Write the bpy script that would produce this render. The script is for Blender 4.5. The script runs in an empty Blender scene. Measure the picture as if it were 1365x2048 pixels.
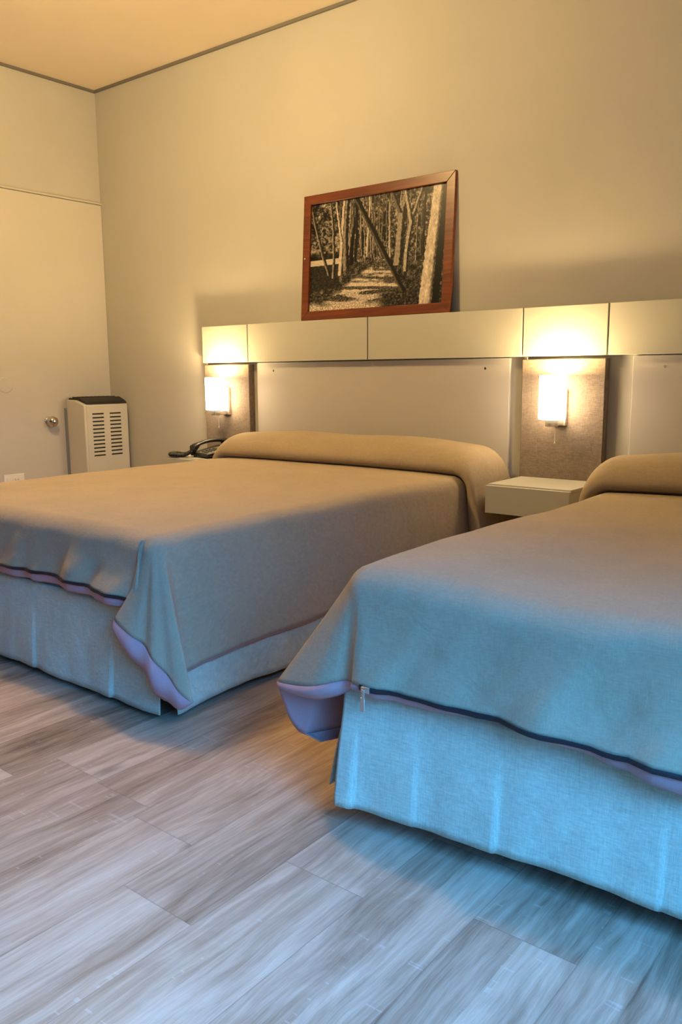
import bpy, bmesh, math, random
from mathutils import Vector, Matrix, noise

random.seed(7)
SC = bpy.context.scene
COL = SC.collection
PI = math.pi

# ------------------------------------------------------------------ helpers
def link(o, parent=None):
    COL.objects.link(o)
    if parent is not None:
        o.parent = parent
    return o

def thing(name, label, cat, loc=(0, 0, 0), rz=0.0, group=None):
    o = bpy.data.objects.new(name, None)
    o.empty_display_size = 0.1
    link(o)
    o.location = loc
    o.rotation_euler = (0, 0, rz)
    o['label'] = label
    o['category'] = cat
    if group:
        o['group'] = group
    return o

def tag(o, label, cat, group=None):
    o['label'] = label
    o['category'] = cat
    if group:
        o['group'] = group
    return o

def obj(name, bm, mat, parent=None, smooth=None, bevel=0.0, seg=2, kind=None, label=None):
    """smooth: None flat, or angle in degrees"""
    me = bpy.data.meshes.new(name)
    bmesh.ops.recalc_face_normals(bm, faces=bm.faces)
    bm.to_mesh(me)
    bm.free()
    o = bpy.data.objects.new(name, me)
    link(o, parent)
    mats = mat if isinstance(mat, (list, tuple)) else [mat]
    for m in mats:
        me.materials.append(m)
    if bevel > 0:
        md = o.modifiers.new('bevel', 'BEVEL')
        md.width = bevel
        md.segments = seg
        md.limit_method = 'ANGLE'
        md.angle_limit = math.radians(40)
        smooth = smooth or 40
    if smooth:
        me.polygons.foreach_set('use_smooth', [True] * len(me.polygons))
        if smooth < 179:
            me.set_sharp_from_angle(angle=math.radians(smooth))
    if kind:
        o['kind'] = kind
    if label:
        o['label'] = label
    return o

def box(bm, x0, x1, y0, y1, z0, z1, mi=0):
    vs = [bm.verts.new((x, y, z)) for x in (x0, x1) for y in (y0, y1) for z in (z0, z1)]
    for f in ((0, 1, 3, 2), (4, 6, 7, 5), (0, 4, 5, 1), (2, 3, 7, 6), (0, 2, 6, 4), (1, 5, 7, 3)):
        bm.faces.new([vs[i] for i in f]).material_index = mi
    return vs

def BM():
    return bmesh.new()

def boxo(name, b, mat, parent=None, **k):
    bm = BM()
    box(bm, *b)
    return obj(name, bm, mat, parent, **k)

def lathe(bm, prof, n=32, axis='z', org=(0, 0, 0), close=False):
    rings = []
    for r, h in prof:
        ring = []
        for i in range(n):
            a = 2 * PI * i / n
            c, s = r * math.cos(a), r * math.sin(a)
            p = (c, s, h) if axis == 'z' else ((h, c, s) if axis == 'x' else (c, h, s))
            ring.append(bm.verts.new((p[0] + org[0], p[1] + org[1], p[2] + org[2])))
        rings.append(ring)
    for a, b in zip(rings, rings[1:]):
        for i in range(n):
            bm.faces.new((a[i], a[(i + 1) % n], b[(i + 1) % n], b[i]))
    if close:
        bm.faces.new(rings[0])
        bm.faces.new(rings[-1])
    return rings

def tube(bm, pts, r, n=8, cap=True):
    pts = [Vector(p) for p in pts]
    rings = []
    up = Vector((0, 0, 1))
    for i, p in enumerate(pts):
        t = (pts[min(i + 1, len(pts) - 1)] - pts[max(i - 1, 0)]).normalized()
        u = up if abs(t.dot(up)) < 0.95 else Vector((1, 0, 0))
        a = t.cross(u).normalized()
        b = t.cross(a).normalized()
        rr = r[i] if isinstance(r, (list, tuple)) else r
        rings.append([bm.verts.new(p + a * rr * math.cos(2 * PI * k / n) + b * rr * math.sin(2 * PI * k / n)) for k in range(n)])
    for a, b in zip(rings, rings[1:]):
        for i in range(n):
            bm.faces.new((a[i], a[(i + 1) % n], b[(i + 1) % n], b[i]))
    if cap:
        bm.faces.new(rings[0])
        bm.faces.new(rings[-1])

def prism(bm, poly, axis, a, b):
    """extrude a 2-D polygon along an axis from a to b"""
    def P(u, v, w):
        return {'x': (w, u, v), 'y': (u, w, v), 'z': (u, v, w)}[axis]
    A = [bm.verts.new(P(u, v, a)) for u, v in poly]
    B = [bm.verts.new(P(u, v, b)) for u, v in poly]
    n = len(poly)
    bm.faces.new(A)
    bm.faces.new(B)
    for i in range(n):
        bm.faces.new((A[i], A[(i + 1) % n], B[(i + 1) % n], B[i]))

def lerp(a, b, t):
    return a + (b - a) * t

def clamp(x, a=0.0, b=1.0):
    return max(a, min(b, x))

def sstep(a, b, x):
    t = clamp((x - a) / (b - a))
    return t * t * (3 - 2 * t)

def spline(tab, x):
    """Catmull-Rom through (x, v...) rows (monotone x)"""
    n = len(tab)
    if x <= tab[0][0]:
        return list(tab[0][1:])
    if x >= tab[-1][0]:
        return list(tab[-1][1:])
    for i in range(n - 1):
        if tab[i][0] <= x <= tab[i + 1][0]:
            break
    p0 = tab[max(i - 1, 0)]
    p1 = tab[i]
    p2 = tab[i + 1]
    p3 = tab[min(i + 2, n - 1)]
    t = (x - p1[0]) / (p2[0] - p1[0])
    out = []
    for k in range(1, len(p1)):
        m1 = (p2[k] - p0[k]) / max(p2[0] - p0[0], 1e-6) * (p2[0] - p1[0])
        m2 = (p3[k] - p1[k]) / max(p3[0] - p1[0], 1e-6) * (p2[0] - p1[0])
        out.append((2 * t**3 - 3 * t**2 + 1) * p1[k] + (t**3 - 2 * t**2 + t) * m1 + (-2 * t**3 + 3 * t**2) * p2[k] + (t**3 - t**2) * m2)
    return out

def nz(x, y=0.0, z=0.0):
    return noise.noise(Vector((x, y, z)))

# ------------------------------------------------------------------ materials
def mat(name, col=(0.8, 0.8, 0.8), rough=0.5, metal=0.0, spec=0.5, emit=None, estr=0.0):
    m = bpy.data.materials.new(name)
    m.use_nodes = True
    b = m.node_tree.nodes['Principled BSDF']
    b.inputs['Base Color'].default_value = (*col, 1)
    b.inputs['Roughness'].default_value = rough
    b.inputs['Metallic'].default_value = metal
    b.inputs['Specular IOR Level'].default_value = spec
    if emit:
        b.inputs['Emission Color'].default_value = (*emit, 1)
        b.inputs['Emission Strength'].default_value = estr
    return m

def N(m, t, **k):
    n = m.node_tree.nodes.new(t)
    for a, v in k.items():
        setattr(n, a, v)
    return n

def L(m, a, b):
    m.node_tree.links.new(a, b)

def coords(m, scale=(1, 1, 1), kind='Object', rot=(0, 0, 0)):
    tc = N(m, 'ShaderNodeTexCoord')
    mp = N(m, 'ShaderNodeMapping')
    mp.inputs['Scale'].default_value = scale
    mp.inputs['Rotation'].default_value = rot
    L(m, tc.outputs[kind], mp.inputs['Vector'])
    return mp.outputs['Vector']

def noise_tex(m, vec, scale, detail=4, rough=0.6, dist=0.0):
    n = N(m, 'ShaderNodeTexNoise')
    n.inputs['Scale'].default_value = scale
    n.inputs['Detail'].default_value = detail
    n.inputs['Roughness'].default_value = rough
    n.inputs['Distortion'].default_value = dist
    if vec is not None:
        L(m, vec, n.inputs['Vector'])
    return n.outputs['Fac']

def ramp(m, fac, stops):
    r = N(m, 'ShaderNodeValToRGB')
    cr = r.color_ramp
    while len(cr.elements) < len(stops):
        cr.elements.new(0.5)
    for e, (p, c) in zip(cr.elements, stops):
        e.position = p
        e.color = (*c, 1) if len(c) == 3 else c
    L(m, fac, r.inputs['Fac'])
    return r.outputs['Color']

def bump(m, h, strength=0.2, dist=0.01, prev=None):
    b = N(m, 'ShaderNodeBump')
    b.inputs['Strength'].default_value = strength
    b.inputs['Distance'].default_value = dist
    L(m, h, b.inputs['Height'])
    if prev is not None:
        L(m, prev, b.inputs['Normal'])
    return b.outputs['Normal']

def mix(m, a, b, fac, mode='MIX'):
    n = N(m, 'ShaderNodeMix', data_type='RGBA', blend_type=mode)
    for s, v in ((n.inputs[0], fac), (n.inputs[6], a), (n.inputs[7], b)):
        if hasattr(v, 'is_linked') or hasattr(v, 'links'):
            L(m, v, s)
        elif isinstance(v, (int, float)):
            s.default_value = v
        else:
            s.default_value = (*v, 1)
    return n.outputs[2]

def math_n(m, op, a, b=None, c=None):
    n = N(m, 'ShaderNodeMath', operation=op)
    for i, v in enumerate((a, b, c)):
        if v is None:
            continue
        if isinstance(v, (int, float)):
            n.inputs[i].default_value = v
        else:
            L(m, v, n.inputs[i])
    return n.outputs[0]

def pb(m):
    return m.node_tree.nodes['Principled BSDF']

def paint(name, col, var=0.04, rough=0.85, bscale=260, bstr=0.06):
    m = mat(name, col, rough, spec=0.25)
    v = coords(m)
    f = noise_tex(m, v, 1.3, 3)
    a = tuple(c * (1 - var) for c in col)
    b = tuple(min(1, c * (1 + var)) for c in col)
    L(m, ramp(m, f, [(0.3, a), (0.7, b)]), pb(m).inputs['Base Color'])
    L(m, bump(m, noise_tex(m, v, bscale, 3), bstr, 0.002), pb(m).inputs['Normal'])
    return m

def fabric(name, col, weave=900, var=0.06, rough=0.95, bstr=0.25, slub=0.10):
    m = mat(name, col, rough, spec=0.1)
    v = coords(m)
    a = noise_tex(m, coords(m, (weave, weave * 0.08, weave * 0.08)), 1, 2)
    b = noise_tex(m, coords(m, (weave * 0.08, weave, weave * 0.5)), 1, 2)
    f = math_n(m, 'ADD', math_n(m, 'MULTIPLY', a, 0.5), math_n(m, 'MULTIPLY', b, 0.5))
    big = noise_tex(m, v, 5.0, 4)
    c = ramp(m, big, [(0.3, tuple(x * (1 - var) for x in col)), (0.7, tuple(min(1, x * (1 + var)) for x in col))])
    d = ramp(m, f, [(0.35, (1 - slub * 2,) * 3), (0.65, (1 + slub,) * 3)])
    L(m, mix(m, c, d, 1.0, 'MULTIPLY'), pb(m).inputs['Base Color'])
    L(m, bump(m, f, bstr, 0.0015, bump(m, noise_tex(m, v, 14, 4, 0.55, 0.6), 0.18, 0.02)), pb(m).inputs['Normal'])
    pb(m).inputs['Sheen Weight'].default_value = 0.08
    return m

WARM = (1.0, 0.675, 0.27)
M = {}
M['wall'] = paint('wall_paint_cream', (0.475, 0.465, 0.44))
M['rear'] = paint('unseen_wall_bounce_cut_brown', (0.10, 0.085, 0.07))  # unseen walls given a made-up dark colour to cut bounced light
M['ceil'] = paint('ceiling_paint_cream', (0.80, 0.71, 0.56), bscale=150)
M['door'] = paint('door_paint_cream', (0.54, 0.52, 0.48), rough=0.6)
M['gap'] = mat('shadow_gap_profile', (0.16, 0.15, 0.14), 0.6)
M['lam'] = paint('headboard_laminate_white', (0.45, 0.45, 0.41), 0.015, 0.38, 400, 0.015)
M['lamdark'] = mat('headboard_seam', (0.25, 0.26, 0.25), 0.6)
M['back'] = paint('headboard_back_panel', (0.45, 0.43, 0.42), 0.02, 0.5, 400, 0.02)
M['uphol'] = fabric('grey_brown_upholstery', (0.205, 0.165, 0.135), 700, 0.06, 0.9, 0.35, 0.16)
M['cover'] = fabric('taupe_bedspread_cloth', (0.375, 0.30, 0.205), 800, 0.05, 0.95, 0.2, 0.07)
M['lining'] = fabric('mauve_lining_cloth', (0.44, 0.262, 0.275), 900, 0.04, 0.85, 0.15, 0.03)
M['skirt'] = fabric('light_linen_skirt_cloth', (0.54, 0.535, 0.42), 600, 0.09, 0.95, 0.3, 0.10)
M['ticking'] = fabric('white_ticking_cloth', (0.72, 0.72, 0.70), 600, 0.03)
M['zip'] = mat('dark_zip_tape', (0.016, 0.010, 0.014), 0.6)
M['chrome'] = mat('brushed_chrome', (0.62, 0.60, 0.56), 0.36, 1.0)
M['knob'] = mat('polished_chrome', (0.55, 0.52, 0.48), 0.12, 1.0)
M['heater'] = paint('heater_enamel_cream', (0.56, 0.54, 0.48), 0.01, 0.35, 300, 0.01)
M['black'] = mat('black_plastic', (0.012, 0.012, 0.013), 0.35)
M['blackm'] = mat('black_matt_metal', (0.01, 0.01, 0.011), 0.55)
M['greyp'] = mat('dark_grey_keypad_plate', (0.16, 0.145, 0.13), 0.45)
M['key'] = mat('phone_key_plastic', (0.05, 0.045, 0.04), 0.5)
M['white'] = mat('white_plastic', (0.80, 0.78, 0.74), 0.4)
M['metalg'] = mat('grey_metal_plate', (0.22, 0.23, 0.25), 0.5)
M['shade'] = mat('opal_glass_lit', (0.9, 0.88, 0.82), 0.35, emit=(1.0, 0.74, 0.44), estr=30.0)
M['bulb'] = mat('lit_bulb', (1, 1, 1), 0.4, emit=WARM, estr=60.0)
M['glass'] = mat('window_glass', (1, 1, 1), 0.0)
pb(M['glass']).inputs['Transmission Weight'].default_value = 1.0
M['frame'] = mat('window_frame_white', (0.75, 0.75, 0.73), 0.4)
M['darkwood'] = mat('bed_leg_dark_wood', (0.04, 0.028, 0.02), 0.6)

def wood_frame_mat():
    m = mat('reddish_varnished_wood', (0.25, 0.06, 0.02), 0.32, spec=0.5)
    v = coords(m, (3, 3, 60))
    w = noise_tex(m, coords(m, (4, 60, 60)), 1.0, 5, 0.6, 0.6)
    L(m, ramp(m, w, [(0.25, (0.055, 0.011, 0.004)), (0.55, (0.130, 0.028, 0.008)), (0.8, (0.21, 0.056, 0.016))]), pb(m).inputs['Base Color'])
    return m
M['pwood'] = wood_frame_mat()

def floor_mat():
    m = mat('oak_plank_flooring', (0.5, 0.42, 0.35), 0.42, spec=0.35)
    uv = N(m, 'ShaderNodeUVMap')
    uv.uv_map = 'plank'
    at = N(m, 'ShaderNodeAttribute')
    at.attribute_name = 'tone'
    sep = N(m, 'ShaderNodeSeparateColor')
    L(m, at.outputs['Color'], sep.inputs[0])
    tone, rnd, sub = sep.outputs[0], sep.outputs[1], sep.outputs[2]
    # per-plank vector: (across metres, along metres, random)
    su = N(m, 'ShaderNodeSeparateXYZ')
    L(m, uv.outputs[0], su.inputs[0])
    def vec(sx, sy, off=0.0):
        c = N(m, 'ShaderNodeCombineXYZ')
        L(m, math_n(m, 'MULTIPLY', su.outputs[0], sx), c.inputs[0])
        L(m, math_n(m, 'MULTIPLY', su.outputs[1], sy), c.inputs[1])
        L(m, math_n(m, 'MULTIPLY_ADD', rnd, 37.0, off), c.inputs[2])
        return c.outputs[0]
    wob = math_n(m, 'ADD', math_n(m, 'MULTIPLY', math_n(m, 'SUBTRACT', noise_tex(m, vec(4, 2.2, 31), 1.0, 2), 0.5), 0.045),
                 math_n(m, 'MULTIPLY', math_n(m, 'SUBTRACT', noise_tex(m, vec(22, 9, 33), 1.0, 2), 0.5), 0.010))
    wx = math_n(m, 'ADD', su.outputs[0], wob)
    def wvec(sx, sy, off=0.0):
        c = N(m, 'ShaderNodeCombineXYZ')
        L(m, math_n(m, 'MULTIPLY', wx, sx), c.inputs[0])
        L(m, math_n(m, 'MULTIPLY', su.outputs[1], sy), c.inputs[1])
        L(m, math_n(m, 'MULTIPLY_ADD', rnd, 37.0, off), c.inputs[2])
        return c.outputs[0]
    fine = noise_tex(m, wvec(420, 14), 1.0, 3, 0.7)
    streak = noise_tex(m, wvec(85, 3.2, 3), 1.0, 6, 0.68, 0.3)
    broad = noise_tex(m, wvec(13, 2.6, 9), 1.0, 4, 0.55, 1.4)
    half = N(m, 'ShaderNodeTexWhiteNoise', noise_dimensions='2D')
    hc = N(m, 'ShaderNodeCombineXYZ')
    L(m, math_n(m, 'FLOOR', math_n(m, 'MULTIPLY', math_n(m, 'SUBTRACT', su.outputs[0], math_n(m, 'MULTIPLY', rnd, 5.0)), 11.111)), hc.inputs[0])
    L(m, math_n(m, 'ROUND', math_n(m, 'MULTIPLY', rnd, 997.0)), hc.inputs[1])
    L(m, hc.outputs[0], half.inputs['Vector'])
    rings = math_n(m, 'PINGPONG', math_n(m, 'MULTIPLY', noise_tex(m, wvec(7, 0.75, 41), 1.0, 1, 0.4), 9.0), 1.0)
    g = math_n(m, 'ADD', math_n(m, 'MULTIPLY', streak, 0.34), math_n(m, 'MULTIPLY', fine, 0.16))
    g = math_n(m, 'ADD', g, math_n(m, 'MULTIPLY_ADD', broad, 0.36, 0.05))
    g = math_n(m, 'ADD', g, math_n(m, 'MULTIPLY', rings, 0.055))
    g = math_n(m, 'ADD', g, math_n(m, 'MULTIPLY_ADD', tone, 0.10, -0.07))
    g = math_n(m, 'ADD', g, math_n(m, 'MULTIPLY_ADD', half.outputs['Value'], 0.11, -0.04))
    col = ramp(m, g, [(0.34, (0.15, 0.092, 0.060)), (0.44, (0.31, 0.212, 0.148)), (0.55, (0.46, 0.335, 0.245)), (0.70, (0.63, 0.495, 0.385))])
    # dark knots
    kn = N(m, 'ShaderNodeTexVoronoi')
    kn.inputs['Scale'].default_value = 1.0
    L(m, wvec(7.5, 2.6, 5), kn.inputs['Vector'])
    kd = math_n(m, 'ADD', kn.outputs['Distance'], math_n(m, 'MULTIPLY', streak, 0.10))
    knm = N(m, 'ShaderNodeMapRange')
    knm.inputs[1].default_value = 0.22
    knm.inputs[2].default_value = 0.10
    L(m, kd, knm.inputs[0])
    gate = math_n(m, 'GREATER_THAN', noise_tex(m, vec(2.0, 0.8, 11), 1.0, 1), 0.50)
    col = mix(m, col, (0.13, 0.085, 0.065), math_n(m, 'MULTIPLY', math_n(m, 'MULTIPLY', knm.outputs[0], gate), 0.7))
    # pale cross-cut saw marks near one edge of each strip
    saw = noise_tex(m, vec(6, 95, 20), 1.0, 2, 0.5)
    sawm = math_n(m, 'MULTIPLY', math_n(m, 'GREATER_THAN', saw, 0.62), math_n(m, 'GREATER_THAN', noise_tex(m, vec(26, 2.6, 23), 1.0, 2), 0.60))
    col = mix(m, col, (0.74, 0.68, 0.62), math_n(m, 'MULTIPLY', sawm, 0.16))
    # joints
    e = N(m, 'ShaderNodeAttribute')
    e.attribute_name = 'edge'
    es = N(m, 'ShaderNodeSeparateColor')
    L(m, e.outputs['Color'], es.inputs[0])
    dx = math_n(m, 'MINIMUM', es.outputs[0], math_n(m, 'SUBTRACT', 1.0, es.outputs[0]))
    dy = math_n(m, 'MINIMUM', es.outputs[1], math_n(m, 'SUBTRACT', 1.0, es.outputs[1]))
    jx = math_n(m, 'LESS_THAN', math_n(m, 'MULTIPLY', dx, 0.18), 0.0011)
    jy = math_n(m, 'LESS_THAN', math_n(m, 'MULTIPLY', dy, 1.25), 0.0011)
    j = math_n(m, 'MAXIMUM', jx, jy)
    col = mix(m, col, (0.10, 0.075, 0.06), math_n(m, 'MULTIPLY', j, 0.38))
    L(m, col, pb(m).inputs['Base Color'])
    h = math_n(m, 'SUBTRACT', math_n(m, 'MULTIPLY', fine, 0.5), j)
    L(m, bump(m, h, 0.25, 0.001), pb(m).inputs['Normal'])
    return m
M['floor'] = floor_mat()

# ------------------------------------------------------------------ the room
RX, RY, RZ = 5.25, -4.8, 2.55          # right wall, rear wall, ceiling height

def build_floor():
    bm = BM()
    uvl = bm.loops.layers.uv.new('plank')
    tl = bm.loops.layers.float_color.new('tone')
    el = bm.loops.layers.float_color.new('edge')
    PW, PL = 0.18, 1.25
    joints = {0: -2.154, 1: -1.917, 2: -2.084, -1: -2.387, -2: -2.227, -3: -2.187, -5: -2.285}
    rnd = random.Random(21)
    k0 = math.floor((0 - 3.414) / PW) - 1
    k1 = math.ceil((RX - 3.414) / PW) + 1
    for k in range(k0, k1):
        xa, xb = 3.414 + k * PW, 3.414 + (k + 1) * PW
        y0 = joints.get(k, -rnd.random() * PL - 1.0)
        ys = [y0 + i * PL for i in range(-4, 5)]
        for ya, yb in zip(ys, ys[1:]):
            cx0, cx1 = max(xa, 0), min(xb, RX)
            cy0, cy1 = max(ya, RY), min(yb, 0)
            t, r = rnd.random(), rnd.random()
            if cx1 - cx0 < 1e-4 or cy1 - cy0 < 1e-4:
                continue
            f = bm.faces.new([bm.verts.new((x, y, 0)) for x, y in ((cx0, cy0), (cx1, cy0), (cx1, cy1), (cx0, cy1))])
            for lp in f.loops:
                x, y = lp.vert.co.x, lp.vert.co.y
                lp[uvl].uv = (x - xa + r * 5, y - ya + t * 7)
                lp[tl] = (t, r, 0, 1)
                lp[el] = ((x - xa) / PW, (y - ya) / PL, 0, 1)
    o = obj('floor', bm, M['floor'], kind='structure')
    for p in o.data.polygons:
        if p.normal.z < 0:
            p.flip()
    return o
build_floor()
boxo('ceiling', (-0.2, RX + 0.2, RY - 0.2, 0.2, RZ, RZ + 0.15), M['ceil'], kind='structure')
boxo('wall_back', (-0.2, RX + 0.2, 0.0, 0.2, -0.1, RZ), M['wall'], kind='structure')
boxo('wall_left', (-0.2, 0.0, RY - 0.2, 0.0, -0.1, RZ), M['wall'], kind='structure')
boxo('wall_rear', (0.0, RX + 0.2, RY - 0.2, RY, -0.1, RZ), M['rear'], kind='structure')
# right wall with a window opening
WY0, WY1, WZ0, WZ1 = -3.80, -2.30, 0.12, 2.05
bm = BM()
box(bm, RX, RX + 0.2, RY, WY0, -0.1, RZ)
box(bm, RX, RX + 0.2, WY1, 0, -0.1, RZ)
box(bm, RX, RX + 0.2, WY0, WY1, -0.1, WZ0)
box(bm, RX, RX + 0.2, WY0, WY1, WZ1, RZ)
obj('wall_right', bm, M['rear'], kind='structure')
bm = BM()
f = 0.05
for (a, b, c, d) in ((WY0, WY1, WZ0, WZ0 + f), (WY0, WY1, WZ1 - f, WZ1), (WY0, WY0 + f, WZ0 + f, WZ1 - f), (WY1 - f, WY1, WZ0 + f, WZ1 - f), ((WY0 + WY1) / 2 - f / 2, (WY0 + WY1) / 2 + f / 2, WZ0 + f, WZ1 - f)):
    box(bm, RX + 0.12, RX + 0.17, a, b, c, d)
wf = obj('window_1', bm, M['frame'], kind='structure', bevel=0.004)
boxo('window_pane', (RX + 0.143, RX + 0.147, WY0 + f, WY1 - f, WZ0 + f, WZ1 - f), M['glass'], wf)

# dark shadow-gap strips under the ceiling
boxo('trim_1', (0.0, RX, -0.012, 0.0, RZ - 0.014, RZ), M['gap'], kind='structure')
boxo('trim_2', (0.0, 0.012, RY, -0.012, RZ - 0.014, RZ), M['gap'], kind='structure')
# door flush in the left wall with a rounded bead above it
dm = BM()
box(dm, 0.0, 0.006, -1.55, -0.001, 0.0, 1.905)
door = obj('door_1', dm, M['door'], kind='structure', bevel=0.002)
bm = BM()
tube(bm, [(0.006, -0.002, 1.913), (0.006, -0.5, 1.913), (0.006, -1.6, 1.913)], 0.006, 10)
obj('trim_3', bm, M['door'], kind='structure', smooth=60)
bm = BM()
lathe(bm, [(0.0, 0.062), (0.012, 0.061), (0.023, 0.055), (0.030, 0.045), (0.0325, 0.034), (0.030, 0.022), (0.022, 0.012), (0.014, 0.009), (0.014, 0.006), (0.028, 0.005), (0.030, 0.002), (0.030, 0.0)], 32, 'x', (0.006, -0.44, 0.635))
obj('door_knob', bm, M['knob'], door, smooth=60)

bm = BM()
lathe(bm, [(0.0, 0.003), (0.040, 0.003), (0.0425, 0.0025), (0.0445, 0.0)], 40, 'x', (0.006, -0.70, 0.85))
tag(obj('blanking_plate', bm, M['door'], smooth=50), 'round cream blanking plate, flush on the door near the left edge', 'wall plate')

# outlet
ot = thing('wall_outlet', 'white horizontal double wall outlet low on the left wall', 'outlet', (0.006, -0.69, 0.31))
ot['label'] = 'white rectangular power outlet low on the cream door wall'
bm = BM(); box(bm, 0, 0.008, -0.062, 0.062, -0.04, 0.04)
obj('cover_plate', bm, M['white'], ot, bevel=0.003)
bm = BM(); box(bm, 0.008, 0.011, -0.050, 0.050, -0.027, 0.027)
obj('insert', bm, M['white'], ot, bevel=0.0015)
for yy in (0.012,):
    bm = BM()
    for s in (-1, 1):
        prism(bm, [(yy + s * 0.0075 - 0.0015, -0.002 + 0.006), (yy + s * 0.0075 + 0.0015, -0.002 + 0.006), (yy + s * 0.0095 + 0.0015, 0.013), (yy + s * 0.0095 - 0.0015, 0.013)], 'x', 0.011, 0.0114)
    box(bm, 0.011, 0.0114, yy - 0.0012, yy + 0.0012, -0.012, -0.004)
    obj('socket_slots', bm, M['black'], ot)
for s in (-1, 1):
    bm = BM(); box(bm, 0.011, 0.0125, s * 0.034 - 0.012, s * 0.034 + 0.012, -0.022, 0.022)
    obj('blank_module', bm, M['white'], ot, bevel=0.001)

# ------------------------------------------------------------------ heater
ht = thing('wall_heater', 'cream enamelled gas wall heater with slotted front in the corner', 'heater', (0.006, -0.175, 0.0))
hy0, hy1 = -0.158, 0.150
bm = BM()
prism(bm, [(0.018, 0.10), (0.195, 0.10), (0.195, 0.722), (0.186, 0.733), (0.10, 0.757), (0.018, 0.757)], 'y', hy0, hy1)
obj('casing', bm, M['heater'], ht, bevel=0.007, seg=3)
# front sheet with two columns of true slots
bm = BM()
fx0, fx1 = 0.1952, 0.1985
fy0, fy1, fz0, fz1 = hy0 + 0.012, hy1 - 0.010, 0.11, 0.722
cols = [(hy0 + 0.050, hy0 + 0.130), (hy0 + 0.172, hy0 + 0.252)]
zs = [0.676 - i * 0.0222 for i in range(12)]
ys = sorted([fy0, fy1] + [c for a in cols for c in a])
for i in range(len(ys) - 1):
    ya, yb = ys[i], ys[i + 1]
    is_col = any(abs(ya - c[0]) < 1e-6 for c in cols)
    if not is_col:
        box(bm, fx0, fx1, ya, yb, fz0, fz1)
    else:
        z = fz0
        for zc in sorted(zs):
            box(bm, fx0, fx1, ya, yb, z, zc - 0.0044)
            z = zc + 0.0044
        box(bm, fx0, fx1, ya, yb, z, fz1)
obj('front_panel', bm, M['heater'], ht)
for c in cols:
    bm = BM()
    for zc in zs:
        box(bm, 0.1953, 0.1962, c[0], c[1], zc - 0.0044, zc + 0.0044)
    obj('vent_slots', bm, M['blackm'], ht)
bm = BM()
prism(bm, [(0.020, 0.757), (0.105, 0.757), (0.192, 0.7315), (0.186, 0.745), (0.125, 0.772), (0.018, 0.768)], 'y', hy0 + 0.018, hy1 - 0.004)
for i in range(9):
    y = hy0 + 0.035 + i * 0.030
    box(bm, 0.03, 0.115, y, y + 0.004, 0.768, 0.775)
obj('top_grille', bm, M['blackm'], ht, bevel=0.002)
bm = BM()
prism(bm, [(0.0, 0.20), (0.0, 0.71), (0.020, 0.70), (0.020, 0.20)], 'y', hy0 - 0.006, hy1 - 0.02)
obj('back_plate', bm, M['metalg'], ht)
for xa in (0.03, 0.15):
    for ya in (hy0 + 0.03, hy1 - 0.05):
        boxo('foot', (xa, xa + 0.02, ya, ya + 0.02, 0.0, 0.10), M['heater'], ht)

# ------------------------------------------------------------------ headboard
# top boards: each is its own panel
boards = [(0.9156, 1.2585, 'short white headboard top board above the far left lamp'),
          (1.2645, 2.0375, 'long white headboard top board under the left half of the picture'),
          (2.0435, 2.8210, 'long white headboard top board under the right half of the picture'),
          (2.8270, 3.1750, 'short white headboard top board above the nearer lamp'),
          (3.1810, 3.9600, 'long white headboard top board at the right edge above the nearer bed'),
          (3.9660, 4.7400, 'long white headboard top board above the right half of the nearer bed'),
          (4.7460, 5.0950, 'short white headboard top board above the lamp beyond the nearer bed')]
for a, b, lab in boards:
    o = boxo('headboard_top_board', (a, b, -0.052, -0.026, 0.962, 1.155), M['lam'], bevel=0.0015)
    tag(o, lab, 'headboard panel', 'white boards along the top of the headboard')
    boxo('fixing_rail', (a + 0.003, b - 0.003, -0.0258, -0.0005, 0.966, 1.145), M['lamdark'], o)
pans = [(1.292, 2.753, 'white headboard back panel behind the far bed'),
        (3.266, 4.728, 'white headboard back panel behind the nearer bed')]
for a, b, lab in pans:
    o = boxo('headboard_back_panel', (a, b, -0.018, -0.0005, 0.0, 0.958), M['back'], bevel=0.002)
    tag(o, lab, 'headboard panel', 'white back panels of the headboard')
    for hx in (a + 0.118, b - 0.115):
        bm = BM()
        lathe(bm, [(0.0, -0.0186), (0.0045, -0.0188), (0.0055, -0.0180)], 16, 'y', (hx, 0, 0.916))
        obj('screw_hole_cap', bm, M['blackm'] if hx < 3 else M['chrome'], o)
fps = [(0.9156, 1.2560, 'grey brown fabric headboard panel behind the far left lamp'),
       (2.8210, 3.1710, 'grey brown fabric headboard panel behind the nearer lamp between the beds'),
       (4.7460, 5.0950, 'grey brown fabric headboard panel beyond the nearer bed')]
for a, b, lab in fps:
    o = boxo('fabric_panel', (a, b, -0.042, -0.0005, 0.20, 0.951), M['uphol'], bevel=0.003)
    tag(o, lab, 'headboard panel', 'upholstered panels behind the bedside lamps')
    boxo('mounting_clip', (a + 0.008, a + 0.022, -0.040, -0.03, 0.951, 0.960), M['chrome'], o, bevel=0.001)

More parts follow.
